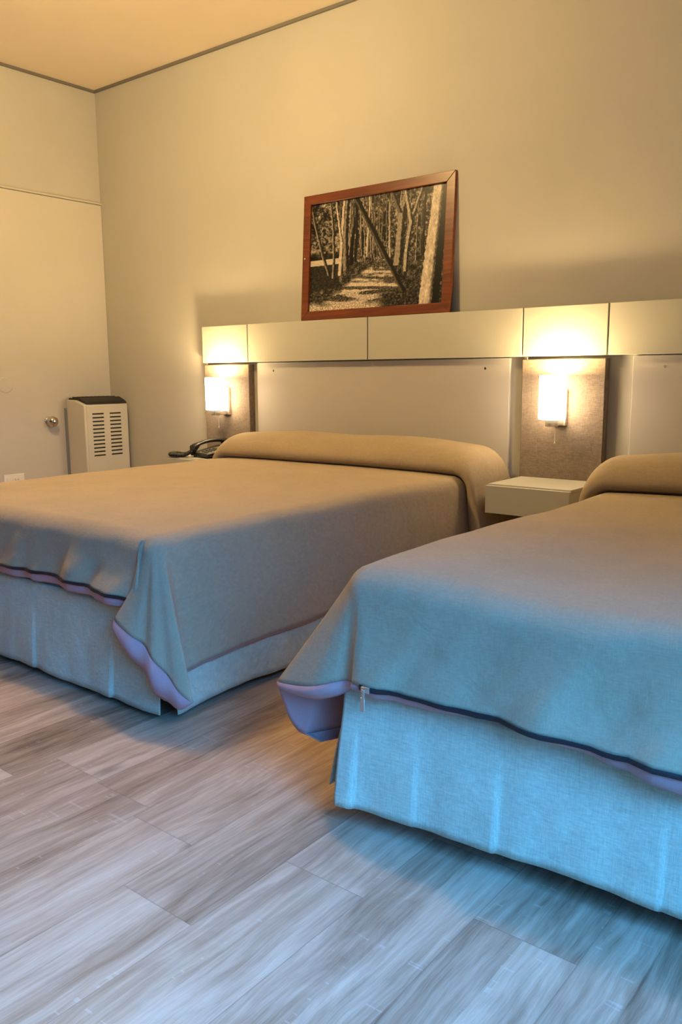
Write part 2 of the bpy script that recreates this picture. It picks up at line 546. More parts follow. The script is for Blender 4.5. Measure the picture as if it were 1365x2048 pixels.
# ------------------------------------------------------------------ bedside lamps
def make_lamp(label):
    t = thing('bedside_lamp', label, 'lamp', (0, 0, 0), 0, 'wall lamps on the headboard')
    bm = BM(); box(bm, -0.027, 0.027, -0.058, -0.0425, -0.012, 0.132)
    obj('wall_plate', bm, M['chrome'], t, bevel=0.002)
    bm = BM(); box(bm, -0.014, 0.014, -0.112, -0.058, -0.010, 0.012)
    obj('arm', bm, M['chrome'], t, bevel=0.0025)
    bm = BM(); lathe(bm, [(0.0, -0.012), (0.023, -0.012), (0.025, -0.010), (0.025, 0.009), (0.030, 0.012), (0.030, 0.0155), (0.0, 0.0155)], 32, 'z', (0, -0.128, 0))
    obj('lamp_holder', bm, M['chrome'], t, smooth=50)
    bm = BM(); lathe(bm, [(0.024, 0.0160), (0.0495, 0.0160), (0.0520, 0.019), (0.0525, 0.024), (0.0525, 0.186), (0.0490, 0.186), (0.0490, 0.024), (0.024, 0.019)], 48, 'z', (0, -0.128, 0))
    obj('lamp_shade', bm, M['shade'], t, smooth=50)
    bm = BM(); lathe(bm, [(0.0, 0.165), (0.010, 0.163), (0.019, 0.152), (0.022, 0.137), (0.019, 0.12), (0.011, 0.10), (0.011, 0.0163), (0.0, 0.0163)], 24, 'z', (0, -0.128, 0))
    obj('bulb', bm, M['bulb'], t, smooth=60)
    bm = BM()
    for i in range(19):
        z = -0.014 - i * 0.0036
        r = 0.0016 if i < 17 else 0.003
        bmesh.ops.create_icosphere(bm, subdivisions=1, radius=r, matrix=Matrix.Translation((0.010, -0.118, z)))
    obj('pull_chain', bm, M['chrome'], t, smooth=60)
    return t

def dup(root, loc, label):
    r = root.copy()
    COL.objects.link(r)
    r.location = loc
    r['label'] = label
    for ch in root.children:
        c = ch.copy()
        COL.objects.link(c)
        c.parent = r
    return r

lamp = make_lamp('lit white cylinder wall lamp on the fabric panel between the two beds')
lamp.location = (2.997, 0, 0.700)
dup(lamp, (1.088, 0, 0.697), 'lit white cylinder wall lamp at the far left above the telephone')
dup(lamp, (4.920, 0, 0.700), 'lit white cylinder wall lamp beyond the nearer bed')

# ------------------------------------------------------------------ nightstands
def make_stand(x0, x1, label):
    t = thing('nightstand', label, 'nightstand', ((x0 + x1) / 2, -0.043, 0.36), 0, 'floating nightstands under the lamps')
    w = (x1 - x0) / 2
    bm = BM()
    box(bm, -w, w, -0.283, 0.0, 0.098, 0.112)
    obj('top', bm, M['lam'], t, bevel=0.0015)
    bm = BM()
    box(bm, -w, -w + 0.015, -0.283, 0.0, 0.0, 0.0975)
    box(bm, w - 0.015, w, -0.283, 0.0, 0.0, 0.0975)
    box(bm, -w + 0.015, w - 0.015, -0.283, 0.0, 0.0, 0.012)
    box(bm, -w + 0.015, w - 0.015, -0.012, 0.0, 0.012, 0.0975)
    obj('body', bm, M['lam'], t)
    bm = BM()
    box(bm, -w - 0.001, w + 0.001, -0.302, -0.2845, -0.001, 0.107)
    obj('drawer_front', bm, M['lam'], t, bevel=0.0015)
    return t
make_stand(0.905, 1.250, 'white floating nightstand under the far left lamp, holding the telephone')
make_stand(2.830, 3.172, 'white floating nightstand between the two beds, empty on top')
make_stand(4.795, 5.090, 'white floating nightstand beyond the nearer bed')

# ------------------------------------------------------------------ telephone
ph = thing('telephone', 'black corded desk telephone on the far left nightstand', 'telephone', (1.135, -0.185, 0.472), math.radians(-12))
bm = BM()
# wedge body, low at the front (-y)
prism(bm, [(-0.105, 0.006), (0.095, 0.006), (0.100, 0.050), (0.060, 0.054), (-0.100, 0.022)], 'x', -0.085, 0.085)
obj('base', bm, M['black'], ph, bevel=0.005, seg=3)
def on_slope(y):
    return 0.022 + (y + 0.100) * (0.032 / 0.160)
bm = BM()
V4 = [(-0.018, -0.090), (0.078, -0.090), (0.078, 0.045), (-0.018, 0.045)]
lo = [bm.verts.new((x, y, on_slope(y) - 0.001)) for x, y in V4]
hi = [bm.verts.new((x, y, on_slope(y) + 0.002)) for x, y in V4]
bm.faces.new(lo); bm.faces.new(hi)
for i in range(4):
    bm.faces.new((lo[i], lo[(i + 1) % 4], hi[(i + 1) % 4], hi[i]))
obj('keypad_plate', bm, M['greyp'], ph)
for r in range(4):
    for c in range(3):
        bm = BM()
        x, y = 0.008 + c * 0.022, -0.076 + r * 0.021
        z = on_slope(y) + 0.002
        box(bm, x - 0.0075, x + 0.0075, y - 0.006, y + 0.006, z - 0.001, z + 0.004)
        obj('key', bm, M['key'], ph, bevel=0.001)
bm = BM()
hp = []
for i in range(17):
    t = i / 16
    y = -0.108 + t * 0.215
    z = 0.050 + 0.020 * math.sin(PI * t) ** 0.8 + t * 0.022
    hp.append((y, z))
rings = []
for i, (y, z) in enumerate(hp):
    t = i / 16
    e = max(abs(t - 0.5) * 2 - 0.62, 0) / 0.38
    wv = 0.017 + 0.010 * sstep(0, 0.6, e)
    th = 0.010 + 0.004 * sstep(0, 0.6, e)
    dn = 0.020 * sstep(0.05, 0.5, e)
    ring = []
    for k in range(12):
        a = 2 * PI * k / 12
        cx, cz = math.cos(a), math.sin(a)
        ring.append(bm.verts.new((-0.052 + wv * cx, y, z + (th * cz if cz > 0 else (th + dn) * cz))))
    rings.append(ring)
for a, b in zip(rings, rings[1:]):
    for k in range(12):
        bm.faces.new((a[k], a[(k + 1) % 12], b[(k + 1) % 12], b[k]))
bm.faces.new(rings[0]); bm.faces.new(rings[-1])
obj('handset', bm, M['black'], ph, smooth=50)
for fx in (-0.065, 0.065):
    for fy in (-0.085, 0.08):
        bm = BM(); lathe(bm, [(0.008, 0.0), (0.008, 0.0065)], 12, 'z', (fx, fy, 0), True)
        obj('foot', bm, M['black'], ph)
# coiled cord bunched beside the phone
bm = BM()
pts = []
ctrl = [(0, -0.052, -0.115, 0.030), (1, -0.075, -0.145, 0.012), (2, -0.110, -0.170, 0.0115), (3, -0.155, -0.180, 0.0115), (4, -0.190, -0.160, 0.0115), (5, -0.185, -0.130, 0.012), (6, -0.150, -0.128, 0.013), (7, -0.112, -0.138, 0.014), (8, -0.088, -0.115, 0.014)]
for i in range(900):
    t = i / 899 * 8
    x, y, z = spline(ctrl, t)
    x2, y2, z2 = spline(ctrl, min(8, t + 0.02))
    d = Vector((x2 - x, y2 - y, z2 - z))
    if d.length < 1e-6:
        continue
    d.normalize()
    a = d.cross(Vector((0, 0, 1))).normalized()
    b = d.cross(a)
    ang = i * 0.75
    r = 0.0085
    pts.append(Vector((x, y, z)) + a * r * math.cos(ang) + b * r * math.sin(ang))
tube(bm, pts, 0.0026, 6)
obj('cord', bm, M['black'], ph, smooth=60)

# ------------------------------------------------------------------ picture
pw_, phh = 0.846, 0.588
pic = thing('framed_picture', 'sepia photograph of a tree-lined forest path in a reddish wooden frame', 'picture', (2.054, -0.050, 1.1558))
pic.rotation_euler = (-math.atan2(0.038, phh), 0, 0)
FW, FD = 0.043, 0.020
W2 = pw_ / 2
def mitre(name, poly):
    bm = BM()
    prism(bm, poly, 'y', 0.0, FD)
    return obj(name, bm, M['pwood'], pic, bevel=0.002)
mitre('frame_rail', [(-W2, 0), (W2, 0), (W2 - FW, FW), (-W2 + FW, FW)])
mitre('frame_rail', [(-W2, phh), (W2, phh), (W2 - FW, phh - FW), (-W2 + FW, phh - FW)])
mitre('frame_rail', [(-W2, 0), (-W2, phh), (-W2 + FW, phh - FW), (-W2 + FW, FW)])
mitre('frame_rail', [(W2, 0), (W2, phh), (W2 - FW, phh - FW), (W2 - FW, FW)])

def picture_grid():
    # a sepia woodland drive painted procedurally into a colour attribute
    NX, NZ = 330, 220
    A = [[0.0] * NX for _ in range(NZ)]       # row 0 = bottom
    def put(x, y, v, a=1.0):
        if 0 <= x < NX and 0 <= y < NZ:
            A[y][x] = A[y][x] * (1 - a) + v * a
    for j in range(NZ):
        v = j / NZ
        for i in range(NX):
            u = i / NX
            if v > 0.42:   # foliage
                c = 0.15 + 0.30 * nz(u * 16, v * 12, 1) + 0.42 * nz(u * 50, v * 40, 2) + 0.36 * nz(u * 120, v * 90, 3)
                c += 0.10 * math.exp(-((u - 0.15) / 0.13) ** 2 - ((v - 0.62) / 0.12) ** 2)
                if u < 0.28 and v < 0.475 and v > 0.445 - 0.02:
                    c = 0.62 + 0.1 * nz(u * 60, v * 60)
                elif u < 0.26 and v <= 0.53 and v > 0.475:
                    c *= 0.35
                if 0.48 < u < 0.62:
                    c -= 0.12 * math.exp(-((u - 0.55) / 0.06) ** 2 - ((v - 0.60) / 0.14) ** 2)
            else:
                # ground; path widens towards the viewer
                pc = lerp(0.40, 0.56, v / 0.42)
                pwid = lerp(0.40, 0.035, v / 0.42)
                on = sstep(pwid * 1.1, pwid * 0.75, abs(u - pc))
                band = nz(u * 2.2 + v * 3, v * 34 + u * 3, 4)
                st = sstep(-0.12, 0.25, band + 0.25 * nz(u * 26, v * 60, 6))
                path = 0.18 + 0.46 * st + 0.28 * nz(u * 100, v * 100, 5)
                gr = 0.13 + 0.22 * nz(u * 34, v * 26, 7) + 0.22 * nz(u * 100, v * 100, 8)
                if u < 0.24 and v > 0.20:
                    gr = 0.10 + 0.08 * nz(u * 60, v * 60, 9)
                if v < 0.16:
                    d = nz(u * 5, v * 22, 12)
                    gr = 0.14 + 0.2 * nz(u * 60, v * 60, 10)
                    path = 0.16 + 0.42 * sstep(-0.08, 0.12, d + 0.2 * nz(u * 40, v * 60, 18)) + 0.35 * nz(u * 100, v * 100, 11)
                wt = sstep(0.09, 0.03, v + 0.03 * nz(u * 12, 0.5, 15)) * sstep(0.66, 0.50, u)
                lt = 0.60 + 0.55 * nz(u * 110, v * 110, 13)
                path = lerp(path, lt, wt)
                gr = lerp(gr, lt, wt)
                c = lerp(gr, path, on)
                dk = sstep(0.50, 0.60, u) * sstep(0.17, 0.11, v + 0.03 * nz(u * 14, 1.5, 16))
                c = lerp(c, 0.11 + 0.22 * nz(u * 70, v * 60, 14), dk)
            A[j][i] = c
    def trunk(x0, y0, x1, y1, w0, w1, lit, dark, side=0.45, bend=0.0, rough=0.0):
        n = int(max(abs(x1 - x0) * NX, abs(y1 - y0) * NZ) * 1.6) + 2
        for k in range(n):
            t = k / (n - 1)
            cx = lerp(x0, x1, t) + bend * math.sin(PI * t) + 0.004 * nz(t * 9, x0 * 30)
            cy = lerp(y0, y1, t)
            w = lerp(w0, w1, t) * (1 + rough * nz(t * 30, x0 * 10))
            hw = w / 2
            steps = max(2, int(w * NX * 1.6))
            for q in range(steps + 1):
                f = q / steps
                xx = cx - hw + f * w
                val = lit if f < side else lerp(lit, dark, clamp((f - side) / 0.2))
                val += (0.22 if lit > 0.3 else 0.06) * nz(xx * 160, cy * 45, 3)
                put(int(xx * NX), int(cy * NZ), val)
    # thin background trunks
    rr = random.Random(5)
    for _ in range(26):
        x = rr.uniform(0.24, 0.56)
        trunk(x, 0.40 + rr.random() * 0.1, x + rr.uniform(-0.03, 0.03), 1.0, 0.006, 0.004, rr.uniform(0.25, 0.55), 0.08)
    for _ in range(12):
        x = rr.uniform(0.58, 0.84)
        trunk(x, 0.35 + rr.random() * 0.15, x + rr.uniform(-0.02, 0.02), 1.0, 0.007, 0.005, rr.uniform(0.15, 0.5), 0.05)
    trunk(0.16, 0.33, 0.01, 0.95, 0.022, 0.016, 0.38, 0.03, 0.35, -0.01)
    trunk(0.195, 0.30, 0.16, 0.98, 0.022, 0.014, 0.42, 0.04, 0.35, 0.012)
    trunk(0.245, 0.32, 0.265, 1.0, 0.030, 0.018, 0.62, 0.10, 0.65)
    trunk(0.250, 0.62, 0.20, 1.0, 0.020, 0.012, 0.60, 0.12, 0.6)
    trunk(0.295, 0.36, 0.29, 1.0, 0.045, 0.022, 0.35, 0.04, 0.4, -0.01)
    trunk(0.33, 0.40, 0.37, 0.92, 0.030, 0.012, 0.08, 0.02, 0.3, -0.012)
    trunk(0.36, 0.44, 0.35, 0.98, 0.020, 0.012, 0.10, 0.03, 0.3, 0.01)
    trunk(0.45, 0.46, 0.46, 1.0, 0.016, 0.010, 0.60, 0.2, 0.5)
    trunk(0.62, 0.44, 0.60, 0.90, 0.016, 0.008, 0.55, 0.2, 0.5)
    trunk(0.675, 0.36, 0.695, 0.90, 0.060, 0.040, 0.42, 0.02, 0.55, 0.0)
    trunk(0.68, 0.80, 0.615, 1.0, 0.030, 0.022, 0.25, 0.03, 0.5)
    trunk(0.70, 0.85, 0.72, 1.0, 0.030, 0.022, 0.36, 0.05, 0.6)
    trunk(0.73, 0.30, 0.76, 0.72, 0.030, 0.028, 0.50, 0.05, 0.55, -0.008)
    trunk(0.76, 0.70, 0.71, 1.0, 0.028, 0.020, 0.50, 0.05, 0.55)
    trunk(0.775, 0.78, 0.83, 1.0, 0.022, 0.016, 0.45, 0.05, 0.5)
    trunk(0.845, 0.42, 0.85, 0.98, 0.018, 0.014, 0.10, 0.02, 0.4)
    # the leaning dead trunk
    trunk(0.725, 0.13, 0.35, 1.0, 0.036, 0.036, 0.20, 0.02, 0.25, 0.0, 0.15)
    trunk(0.560, 0.44, 0.42, 0.80, 0.012, 0.010, 0.34, 0.10, 0.6)
    # dark shadow and the big pale foreground trunk
    trunk(0.935, 0.0, 0.985, 1.0, 0.055, 0.040, 0.02, 0.01, 0.5)
    trunk(0.872, 0.0, 0.935, 1.0, 0.085, 0.060, 0.66, 0.20, 0.72, 0.0, 0.15)
    for j in range(NZ):
        for i in range(NX):
            if i / NX > 0.835 + 0.06 * j / NZ and i / NX < 0.955:
                A[j][i] += 0.20 * nz(i * 0.13, j * 0.07, 21) * (A[j][i] > 0.3)
    bm = BM()
    cl = bm.verts.layers.float_color.new('ink')
    X0, X1, Z0, Z1 = -W2 + FW - 0.004, W2 - FW + 0.004, FW - 0.004, phh - FW + 0.004
    G = []
    for j in range(NZ):
        row = []
        for i in range(NX):
            v = bm.verts.new((lerp(X0, X1, i / (NX - 1)), 0.012, lerp(Z0, Z1, j / (NZ - 1))))
            g = clamp(A[j][i], 0.015, 0.95)
            g = clamp((g - 0.05) * 1.15) ** 1.45
            v[cl] = (g * 0.92, g * 0.80, g * 0.66, 1)
            row.append(v)
        G.append(row)
    for j in range(NZ - 1):
        for i in range(NX - 1):
            bm.faces.new((G[j][i], G[j][i + 1], G[j + 1][i + 1], G[j + 1][i]))
    m = mat('sepia_print', (0.3, 0.25, 0.2), 0.35, spec=0.3)
    a = N(m, 'ShaderNodeAttribute')
    a.attribute_name = 'ink'
    L(m, a.outputs['Color'], pb(m).inputs['Base Color'])
    return obj('print', bm, m, pic)
picture_grid()
boxo('backing_board', (-W2 + 0.006, W2 - 0.006, 0.0135, 0.0185, 0.006, phh - 0.006), M['blackm'], pic)
bm = BM()
lathe(bm, [(0.0, -0.0006), (0.0028, -0.0006), (0.0044, 0.0)], 12, 'y', (-W2 + 0.014, 0, 0.295))
obj('nail_head', bm, M['chrome'], pic)

# ------------------------------------------------------------------ beds
W0, L0, R0, ZT = 0.645, 1.84, 0.055, 0.500       # flat half width, flat length, edge radius, top height

PIL = [(0.0, 0.045, 0.425), (0.05, 0.048, 0.52), (0.10, 0.068, 0.575), (0.17, 0.120, 0.615), (0.25, 0.200, 0.628),
       (0.32, 0.285, 0.613), (0.385, 0.345, 0.577), (0.43, 0.370, 0.541), (0.46, 0.362, 0.513), (0.485, 0.333, 0.501),
       (0.51, 0.345, 0.4995), (0.56, 0.400, 0.501), (0.70, 0.540, 0.503), (1.00, 0.840, 0.504)]

def make_cover(P, root_name, label, loc, rz, grp):
    """P: dict with the tables that differ between the two beds"""
    t = thing(root_name, label, 'bedspread', loc, rz, grp)
    seed = P['seed']
    # --- rows along the bed
    NT = 120
    ts = []
    for i in range(61):
        ts.append(0.6 * i / 60)
    for i in range(1, 60):
        ts.append(0.6 + (L0 + 0.16 - 0.6) * i / 59)
    NS = 64
    def top_pt(s, tt):
        if tt <= 1.0:
            y, z = spline(PIL, tt)
        else:
            y, z = tt - 0.16, 0.504
        u = abs(s) / W0
        q = 1.0
        if z > 0.502:
            # pillow thins a little towards both ends, with soft lumps
            lump = 1 + 0.06 * nz(s * 3 + seed, y * 4) - 0.10 * u ** 4
            z = ZT + (z - ZT) * (lump if y < 0.38 else 1)
        # crease wanders
        if 0.25 < y < 0.5:
            y += 0.014 * nz(s * 2.6 + seed, 3.3) * sstep(0.25, 0.33, y) * (1 - sstep(0.42, 0.5, y))
        z += 0.0035 * nz(s * 5 + seed, y * 5, 1.7) * sstep(0.40, 0.6, y)
        # gentle fall toward the edges
        z -= 0.006 * u ** 4
        z += P.get('puff', 0.0) * sstep(-0.25, -0.62, s) * sstep(0.7, 1.78, y) + P.get('lift', 0.0) * sstep(0.5, 1.2, y)
        z -= 0.002 * sstep(L0 - 0.3, L0, y)
        return Vector((s, -y, z))
    bm = BM()
    top = []
    for i, tt in enumerate(ts):
        row = []
        for k in range(NS + 1):
            s = -W0 + 2 * W0 * k / NS
            p = top_pt(s, tt)
            row.append(bm.verts.new(p))
        top.append(row)
    for a, b in zip(top, top[1:]):
        for k in range(NS):
            bm.faces.new((a[k], a[k + 1], b[k + 1], b[k]))
    nr = len(ts)
    yl = -top[-1][0].co.y
    # --- ribs round the perimeter:  left side (head->foot), corner, foot, corner, right side (foot->head)
    ribs = []     # (vertex, radial dir, G vector in plan, hem z, R, lining width, key)
    def side_rib(i, sg):
        v = top[i][0 if sg < 0 else NS]
        y = -v.co.y
        pil = 1 - sstep(0.40, 0.50, ts[i])          # pillow zone
        tab = P['side_r'] if sg > 0 else P['side_l']
        out, zh = spline(tab, y)
        fold = 0.006 * nz(y * 9 + seed * 3 + sg, 0.3) + 0.004 * nz(y * 23 + seed, 9.1)
        R = lerp(R0, 0.105, pil)
        gout = lerp(out, lerp(0.128, 0.185, sstep(0.345, 0.375, y)), pil)
        fold *= 1 - pil * (1 - sstep(0.34, 0.38, y))
        zz = lerp(zh, 0.215 + 0.02 * nz(y * 7), pil)
        return (v, Vector((sg, 0)), Vector((sg * (gout + fold), 0)), zz, R, P['lw_side'], ('s', y))
    def corner_ribs(sg):
        tab = P['corner_r'] if sg > 0 else P['corner_l']
        v = top[-1][0 if sg < 0 else NS]
        res = []
        n = 64
        for i in range(n + 1):
            th = 90.0 * i / n
            gx, gy, zh, lw = spline(tab, th)
            a = math.radians(th)
            res.append((v, Vector((sg * math.cos(a), -math.sin(a))), Vector((sg * gx, -gy)), zh, R0, lw, ('c', th)))
        return res          # theta 0 (side) -> 90 (foot)
    def foot_rib(k):
        v = top[-1][k]
        s = v.co.x
        out, zh, lw = spline(P['foot'], s)
        edge = sstep(W0, W0 - 0.12, abs(s))
        fold = (0.010 * nz(s * 8 + seed * 2, 5.5) + 0.006 * nz(s * 21 + seed, 7.7)) * edge
        zf = (0.004 * nz(s * 14 + seed, 2.2)) * edge
        return (v, Vector((0, -1)), Vector((0, -(out + fold))), zh + zf, R0, lw, ('f', s))
    for i in range(0, nr - 1):
        ribs.append(side_rib(i, -1))
    ribs += corner_ribs(-1)
    for k in range(1, NS):
        ribs.append(foot_rib(k))
    ribs += list(reversed(corner_ribs(1)))
    for i in range(nr - 2, -1, -1):
        ribs.append(side_rib(i, 1))
    K = 30
    cols, hems = [], []
    for (v, d, G, zh, R, lw, key) in ribs:
        base = v.co.copy()
        D = base.z - zh
        g = Vector(G)
        gl = g.length
        gd = g.normalized() if gl > 1e-5 else d
        R_ = min(R, D * 0.5)
        lo, hi = 0.0, PI / 2
        if gl > R_:
            for _ in range(30):
                am = (lo + hi) / 2
                if (D - R_ * (1 - math.cos(am))) * math.cos(am) - (gl - R_ * math.sin(am)) * math.sin(am) > 0:
                    lo = am
                else:
                    hi = am
        amax = hi
        arc = R_ * amax
        a_out, a_dn = R_ * math.sin(amax), R_ * (1 - math.cos(amax))
        lin = math.hypot(gl - a_out, D - a_dn)
        tot = arc + lin
        col = [v]
        pts = []
        for j in range(1, K + 1):
            e = j / K
            l = e * tot
            if l < arc:
                a = l / R_
                o, dn = R_ * math.sin(a), R_ * (1 - math.cos(a))
                dirn = d.lerp(gd, 0.35 * l / arc)
                p2 = Vector((dirn.x * o, dirn.y * o))
            else:
                f = (l - arc) / lin
                st = d.lerp(gd, 0.35) * a_out
                # slight belly of the cloth
                f2 = f ** 1.04
                p2 = st.lerp(g, f2)
                if key[0] == 'c' and P.get('foldpow') and key[1] > 50:
                    wq = sstep(50, 62, key[1])
                    S = d * 0.080
                    p2 = p2.lerp(st.lerp(S, f2) + (g - S) * f ** P['foldpow'], wq)
                dn = a_dn + (D - a_dn) * f
            p = Vector((base.x + p2.x, base.y + p2.y, base.z - dn))
            ff = clamp((l - arc * 0.6) / max(lin, 1e-4))
            if key[0] != 'c':
                # vertical gathers growing toward the hem
                if key[0] == 'f':
                    amp = P.get('foot_amp', 1.0)
                    w = 0.022 * nz(key[1] * 7.5 + seed + 0.5 * e, e * 1.4, 4.0) + 0.011 * nz(key[1] * 19 + e * 3, e * 2.5, seed)
                    p.y -= w * ff * amp * sstep(W0, W0 - 0.10, abs(key[1])) - 0.006 * math.sin(PI * e) * ff
                else:
                    w = 0.007 * nz(key[1] * 5 + seed, e * 1.1, 8.0)
                    p.x += (1 if G.x > 0 else -1) * w * ff
            pts.append(p)
            col.append(bm.verts.new(p))
        cols.append(col)
        hems.append((pts[-1], (pts[-1] - pts[-4]).normalized(), d, lw, key))
    keyof = {id(c): h[4] for c, h in zip(cols, hems)}
    for a, b in zip(cols, cols[1:]):
        for j in range(K):
            q = [a[j], a[j + 1], b[j + 1], b[j]]
            u = []
            for x in q:
                if x not in u:
                    u.append(x)
            if len(u) >= 3:
                try:
                    fc = bm.faces.new(u)
                    if a is not cols[0] and keyof[id(a)][0] == 'c' and keyof[id(a)][1] > P['cover_in']:
                        fc.material_index = 2
                except ValueError:
                    pass
    o = obj('cloth', bm, [M['cover'], M['lining'], M['cover'], M['cover']], t, smooth=180)
    if o.data.polygons[10].normal.z < 0:
        o.data.flip_normals()
    md = o.modifiers.new('thick', 'SOLIDIFY')
    md.thickness = 0.004
    md.offset = -1
    md.material_offset = 1
    md.material_offset_rim = 0
    # --- mauve lining band beyond the hem
    bm = BM()
    prev = None
    KL = 8
    for (p, tan, d, lw, key) in hems:
        if key[0] == 's' and key[1] < 0.52:
            prev = None
            continue
        inw = Vector((-d.x, -d.y, 0))
        tan = (tan * 0.35 + Vector((0, 0, -0.65))).normalized()
        row = []
        for j in range(KL + 1):
            e = j / KL
            ax = tan * (lw * e)
            q = p + ax + inw * (0.004 + (0.010 + P.get('lcurl', 0.10) * lw) * e * e)
            if key[0] == 'c':
                q = q + inw * (P['pocket'] * lw * math.sin(PI * e) * -0.35)
                # lining pulled back under the corner
                q += Vector((0, 0, 0.10 * lw * e * e))
            q += Vector((-d.y, d.x, 0)) * 0.0
            row.append(bm.verts.new(q))
        if prev:
            for j in range(KL):
                bm.faces.new((prev[j], prev[j + 1], row[j + 1], row[j]))
        prev = row
    o = obj('lining_band', bm, M['lining'], t, smooth=180, label='mauve lining folded under the hem')
    md = o.modifiers.new('thick', 'SOLIDIFY')
    md.thickness = 0.003
    md.offset = 0
    # --- zip tape between hem and lining along the foot, plus raised hem stitching
    zr = [(p, tan, d, key) for (p, tan, d, lw, key) in hems if key[0] == 'f' and P['zip0'] <= key[1] <= P['zip1']]
    bm = BM()
    prev = None
    for (p, tan, d, key) in zr:
        out = Vector((d.x, d.y, 0))
        wz = 0.0045 + 0.0022 * nz(key[1] * 9 + seed, 1.0)
        c = p + out * 0.0022 - Vector((0, 0, 0.001))
        row = [bm.verts.new(c + Vector((0, 0, wz)) + out * 0.0), bm.verts.new(c + out * 0.0022), bm.verts.new(c - Vector((0, 0, wz)) + out * 0.0004), bm.verts.new(c - out * 0.003)]
        if prev:
            for j in range(4):
                bm.faces.new((prev[j], prev[(j + 1) % 4], row[(j + 1) % 4], row[j]))
        prev = row
    zo = obj('zipper', bm, M['zip'], t, smooth=60, label='dark zip running along the foot hem')
    if P.get('pull'):
        p, tan, d, key = zr[P['pull']]
        q = p + Vector((0.0, -0.006, 0))
        bm = BM()
        box(bm, q.x - 0.010, q.x + 0.008, q.y - 0.004, q.y + 0.002, q.z - 0.005, q.z + 0.006)
        box(bm, q.x - 0.006, q.x + 0.000, q.y - 0.007, q.y - 0.004, q.z - 0.016, q.z + 0.002)
        box(bm, q.x - 0.009, q.x + 0.000, q.y - 0.0066, q.y - 0.0050, q.z - 0.042, q.z - 0.014)
        obj('zip_pull', bm, M['chrome'], zo, bevel=0.001)
    return t, ribs, hems

def make_bed(label, loc, rz, P):
    t = thing('bed', label, 'bed', loc, rz, 'double beds against the headboard')
    bm = BM()
    box(bm, -0.680, 0.680, -1.865, -0.055, 0.10, 0.325)
    obj('box_base', bm, M['ticking'], t, bevel=0.02, seg=3)
    bm = BM()
    box(bm, -0.650, 0.650, -1.845, -0.060, 0.3255, 0.482)
    obj('mattress', bm, M['ticking'], t, bevel=0.050, seg=5)
    for sx in (-0.58, 0.58):
        for sy in (-0.20, -1.70):
            bm = BM()
            lathe(bm, [(0.022, 0.0), (0.030, 0.10)], 20, 'z', (sx, sy, 0), True)
            obj('leg', bm, M['darkwood'], t, smooth=50)
    # skirt panels: (points along path in plan, outward dir) top z -> hem z
    zt = 0.292
    def panel(path, nrm, hemf, flare, key, tabs=None):
        bm = BM()
        n = 260
        KZ = 16
        prev = None
        for i in range(n + 1):
            u = i / n
            x = lerp(path[0][0], path[1][0], u)
            y = lerp(path[0][1], path[1][1], u)
            s = u * math.hypot(path[1][0] - path[0][0], path[1][1] - path[0][1])
            zh = hemf(s)
            col = []
            for j in range(KZ + 1):
                e = j / KZ
                z = lerp(zt, zh, e)
                o = 0.004 + flare * e + (0.006 * nz(s * 6 + key, e * 1.0) + 0.004 * nz(s * 17 + key, e * 1.5)) * (e + 0.15)
                # pressed pleats
                for (ps, amp) in tabs or []:
                    dlt = s - ps
                    if -0.16 < dlt < 0.0:
                        o += amp * sstep(-0.16, 0.0, dlt) * sstep(0.1, 0.8, e)
                    elif 0 <= dlt < 0.006:
                        o += amp * (1 - dlt / 0.006) * sstep(0.1, 0.8, e)
                # gentle lift at both ends
                o += 0.015 * e * e * (sstep(0.10, 0.0, s) + sstep(0.10, 0.0, s - 0) * 0)
                col.append(bm.verts.new((x + nrm[0] * o, y + nrm[1] * o, z)))
            if prev:
                for j in range(KZ):
                    bm.faces.new((prev[j], prev[j + 1], col[j + 1], col[j]))
            prev = col
        o = obj('bed_skirt', bm, M['skirt'], t, smooth=180)
        md = o.modifiers.new('thick', 'SOLIDIFY')
        md.thickness = 0.003
        md.offset = 0
        return o
    fx, fy = P['skx'], P['sky']
    panel([(-fx, -fy), (fx, -fy)], (0, -1), P['hem_foot'], P['flare'], P['seed'], P['pleats'])
    panel([(fx, -fy + 0.012), (fx, -0.10)], (1, 0), P['hem_side'], P['flare'], P['seed'] + 5, [(0.45, 0.008), (1.1, 0.008)])
    panel([(-fx, -fy + 0.012), (-fx, -0.10)], (-1, 0), P['hem_side'], P['flare'], P['seed'] + 9, [(0.02, 0.010), (0.45, 0.008), (1.1, 0.008)])
    # gusset inside each corner opening
    for sg in (-1, 1):
        bm = BM()
        prev = None
        for i in range(13):
            u = i / 12
            a = lerp(0, PI / 2, u)
            x = sg * (fx - 0.05 + 0.045 * math.cos(a))
            y = -(fy - 0.05 + 0.045 * math.sin(a))
            zh = P['gusset'] + 0.012 * math.sin(u * 9)
            c = [bm.verts.new((x, y, lerp(zt, zh, j / 8))) for j in range(9)]
            if prev:
                for j in range(8):
                    bm.faces.new((prev[j], prev[j + 1], c[j + 1], c[j]))
            prev = c
        obj('skirt_gusset', bm, M['skirt'], t, smooth=180)
    return t

